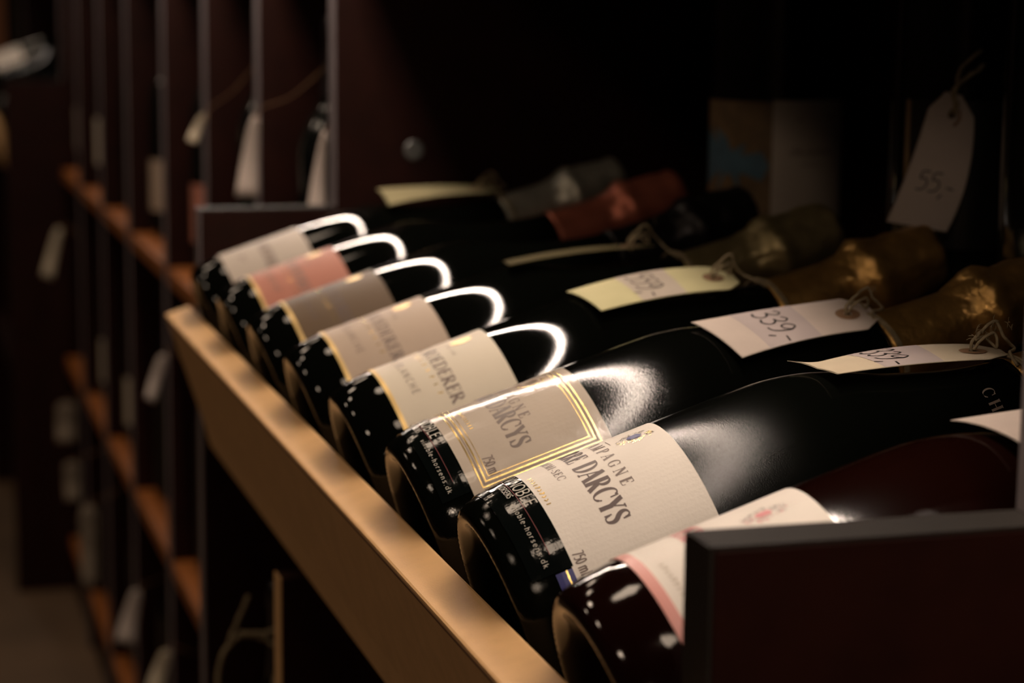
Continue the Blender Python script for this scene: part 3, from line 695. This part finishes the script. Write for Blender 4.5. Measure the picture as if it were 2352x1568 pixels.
def upmap(f, s0, phi0):
    def g_(x, y, h): a = math.radians(phi0)+x/.0415; r_ = f(s0+y)+h; return Vector((r_*math.cos(a), r_*math.sin(a), s0+y))
    return g_
rnd = random.Random(3); st = []
x = -.016
while x < .014:
    hgt = rnd.choice([.0022, .0022, .004]); st.append([(x, 0, .0007), (x+.0012, hgt, .0005), (x+.0022, .0002, .0007)]); x += .0027
ribbons('script_lettering', st, upmap(f, .082, PH+26), 'ink_grey', l, .0006)
ribbons('small_print', [[(-.010, .0215, .0016), (-.0085, .0215, .0016)], [(.008, .0235, .0009), (.017, .0235, .0009)], [(-.008, -.006, .0005), (.006, -.006, .0005)]], upmap(f, .082, PH+26), 'ink_grey', l, .0006)
t, f = upright((.334, .290, .0445), 'upright dark bottle that carries the tag priced 55', 'bottles standing behind the lying necks', 1.0)
l = up_slab('dark_label', t, f, .050, .125, -165, -60, 'cap_dark')
slab('label_edge', f, .050, .125, -168, -163, 'tan', l, .0002, .0004, 8, 3)
ribbons('faint_print', [[(-.02, .004*i, .0006), (-.006+.003*(i % 2), .004*i, .0006)] for i in range(1, 12, 3)], upmap(f, .060, -118), 'ink_grey', l, .0004)
t, f = upright((.334, .175, .0445), 'upright dark bottle cut off by the right edge, with small pale print', 'bottles standing behind the lying necks', 1.0)
l = up_slab('dark_label', t, f, .090, .165, -165, -60, 'cap_dark')
ribbons('faint_print', [[(-.024, .020*i, .0022), (-.016, .020*i, .0022)] for i in range(0, 3)], upmap(f, .105, -118), 'ink_grey', l, .0004)

# the 55 tag hanging in front of them
def t55_extra(V, Fc, inv, f):
    hp = f(.86, 0); tube('', [inv @ p for p in catmull([hp+Vector((0, .004, -.001)), hp+Vector((.001, -.004, .004)), Vector((.3060, .250, .1745)), Vector((.3145, .252, .1815)), Vector((.324, .254, .1870)), Vector((.334, .265, .197)), Vector((.345, .272, .2))], 6)], .0011, None, None, 6, False, V, Fc)
    tube('', [inv @ p for p in catmull([hp+Vector((.001, -.003, 0)), Vector((.3055, .247, .170)), Vector((.3075, .249, .1765)), Vector((.3100, .250, .1860)), Vector((.322, .252, .195))], 6)], .0009, None, None, 6, False, V, Fc)
price_tag([((.2742, .254, .1100), (.3038, .246, .1050)), ((.2880, .256, .1410), (.3155, .247, .1360)), ((.2955, .250, .1760), (.3175, .250, .1715))],
          'white tag priced 55 hanging in front of the upright bottles at right', 'tagw', '55,-', None, 0, Wd=.029, L=.068, hole_u=.86, extra=t55_extra, group='price tags in the back row', txt_u=.28, arch=0, pen_h=.0105)

# ================================================================== bottles and tags in the receding bays
POS = ['top', 'middle', 'bottom']
for i in range(7):
    y0, y1 = YB[i], YB[i+1]
    for li, z in enumerate((LEV[2], LEV[1], LEV[0])):
        for sgn, yy in (('far', y1-.075), ('near', y0+.055)):
            if sgn == 'near' and i > 4: continue
            if li > 0 and i < 2: continue
            t, f = upright((.158, yy, z+.0006), 'dim upright bottle on the %s board, %s end of the %s bay' % (POS[li], sgn, ORD[i]), 'bottles standing in the shelf bays', 1.0, 0, seg=28, hs=.96)
            if i == 3 and li == 0 and sgn == 'near': pass
            if i in (2, 3) and sgn == 'far' and li == 0: up_slab('pale_label', t, f, .035, .10, -200, -110, 'paper_rose' if i == 2 else 'paper_beige', ns=4, nphi=12)
            if i in (5, 6) and sgn == 'far' and li == 0: up_slab('pale_label', t, f, .040, .115, -215, -80, 'paper_grey' if i == 6 else 'paper_cream', ns=4, nphi=14)
            if i in (4, 5) and sgn == 'far' and li == 1: up_slab('pale_label', t, f, .030, .10, -205, -100, 'paper_cream', ns=4, nphi=12)
# blurred labels/tags: quads hit at their own depth
def hang_tag(name_label, P, card, neck=None, group='tags hanging in the shelf bays'):
    tl, tr, bl, br = [Vector(p) for p in P]
    c0 = (tl+tr+bl+br)/4; t = empty('price_tag', loc=c0); tag(t, name_label, 'price tag', group)
    V = []; Fc = []; n = 8; nrm = (tr-tl).cross(bl-tl).normalized()
    for h in (0, .0004):
        for i in range(n+1):
            u = i/n
            for j in range(3):
                v = j/2; p = (tl*(1-v)+tr*v)*(1-u)+(bl*(1-v)+br*v)*u+Vector((0, .006*math.sin(u*PI), 0))+nrm*h
                if i == 0: p = p*.55+((tl+tr)/2+nrm*h)*.45
                V.append(p-c0)
    B = 3*(n+1)
    for i in range(n):
        for j in range(2): a = i*3+j; Fc.append((a, a+1, a+4, a+3)); Fc.append((B+a, B+a+3, B+a+4, B+a+1))
        a = i*3; Fc.append((a, a+3, B+a+3, B+a)); a += 2; Fc.append((a, B+a, B+a+3, a+3))
    Fc.append((0, B, B+1, 1)); Fc.append((1, B+1, B+2, 2)); a = n*3; Fc.append((a, a+1, B+a+1, B+a)); Fc.append((a+1, a+2, B+a+2, B+a+1))
    raw('tag_card', V, Fc, card, t, True)
    top = (tl+tr)/2-c0; nk = Vector(neck)-c0 if neck else top+Vector((.03, .02, .05))
    tube('twine', catmull([top+Vector((0, 0, -.006)), top+Vector((.004, -.002, .006)), (top+nk)/2+Vector((0, -.004, -.004)), nk], 5), .0005, 'kraft', t, 5)
    return t
hang_tag('pale tag hanging just left of the nearest tall divider edge', [(.0985, .80, .1241), (.1030, .80, .1235), (.0862, .80, .0560), (.1017, .80, .0560)], 'tagw', (.148, .826, .165))
hang_tag('long pale tag hanging left of the second tall divider edge', [(.0890, 1.05, .1221), (.0970, 1.05, .1215), (.0754, 1.05, .0551), (.0949, 1.05, .0541)], 'tagw', (.146, 1.012, .165))
hang_tag('small slanted cream tag by the third divider edge', [(.0921, 1.36, .108), (.0989, 1.36, .1055), (.0782, 1.36, .0819), (.0875, 1.36, .0784)], 'tagc', (.146, 1.318, .165))
hang_tag('slanted dim tag at the middle level, far left', [(.0655, 2.9, -.1621), (.0780, 2.9, -.1646), (.0400, 2.9, -.2428), (.0594, 2.9, -.2508)], 'tagc', (.128, 2.87, -.17))
hang_tag('slanted tag at the middle level left of the tan rail end', [(.0796, 1.62, -.1711), (.0902, 1.62, -.1744), (.0630, 1.62, -.2196), (.0734, 1.62, -.2269)], 'tagw', (.145, 1.64, -.18))
hang_tag('broad bright tag at the lowest level, bottom left', [(.0800, 1.95, -.5316), (.0932, 1.95, -.5348), (.0571, 1.95, -.5983), (.0825, 1.95, -.6073)], 'tagw', (.145, 2.02, -.52))
hang_tag('slanted cream tag cut by the bottom edge of the picture', [(.0747, 1.6, -.5048), (.0873, 1.6, -.5084), (.0560, 1.6, -.5500), (.0740, 1.6, -.5600)], 'tagc', (.145, 1.64, -.52))
# pale sleeves at the far left, middle level
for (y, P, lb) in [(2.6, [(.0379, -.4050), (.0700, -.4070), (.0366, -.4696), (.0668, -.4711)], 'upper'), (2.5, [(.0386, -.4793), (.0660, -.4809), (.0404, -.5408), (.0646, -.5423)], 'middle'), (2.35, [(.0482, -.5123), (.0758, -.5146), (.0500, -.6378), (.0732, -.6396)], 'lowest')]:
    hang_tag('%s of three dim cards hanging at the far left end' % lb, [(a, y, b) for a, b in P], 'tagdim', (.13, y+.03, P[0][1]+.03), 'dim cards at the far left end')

# bottle with twine under the tray
t, f = upright((.048, .665, -.4715), 'dark bottle with twine round its neck under the tan rail', 'bottle under the tray', 1.0, seg=48, hs=1.0)
ctr = Vector((.048, .665, -.4715))
tw = empty('price_tag', loc=ctr+Vector((0, 0, .262))); tag(tw, 'twine loops and tag on the bottle neck under the tan rail', 'price tag')
V, Fc = [], []
tube('', [Vector((.0165*math.cos(a), .0165*math.sin(a), .003*math.sin(a))) for a in [2*PI*i/32 for i in range(32)]], .0013, None, None, 6, True, V, Fc)
tube('', catmull([Vector((-.016, -.004, 0)), Vector((-.036, -.010, .006)), Vector((-.050, -.014, -.010)), Vector((-.052, -.014, -.045)), Vector((-.056, -.014, -.075))], 6), .0017, None, None, 6, False, V, Fc)
tube('', catmull([Vector((-.036, -.010, .008)), Vector((-.020, -.02, .010)), Vector((-.008, -.022, .012)), Vector((-.012, -.024, -.010)), Vector((-.018, -.024, -.040)), Vector((-.020, -.024, -.07))], 6), .0017, None, None, 6, False, V, Fc)
tube('', catmull([Vector((-.044, -.012, .002)), Vector((-.038, -.012, .016)), Vector((-.030, -.012, .034))], 6), .0015, None, None, 6, False, V, Fc)
raw('twine', V, Fc, 'string', tw, True)
# bottles in the far cabinet's tray
for j, (yy, dn, pm) in enumerate([(3.27, 0, 'paper_grey'), (3.385, 0, 'paper_rose'), (3.3275, .070, 'paper'), (3.50, 0, 'paper_grey')]):
    t = empty('champagne_bottle', bottle_matrix(yy, 0, dn)); tag(t, ['lying bottle behind the far left side panel', 'rosy-labelled lying bottle in the far left tray', 'white-labelled bottle stacked on top in the far left tray', 'last lying bottle of the far left tray'][j], 'bottle', 'bottles lying in the far left tray')
    lathe('glass_body', P1, 40, 'glass', t); slab('paper_label', rf1, .022, .078, -60, 70, pm, t, ns=3, nphi=14)
    foil(t, rf1, 'foil_gold', 20+j)
o = box('wooden_post', .030, .062, 4.20, 4.26, FLOOR_Z, CEIL-.001, 'post', None, .002); tag(o, 'reddish wooden post rising at the far left top corner', 'post')
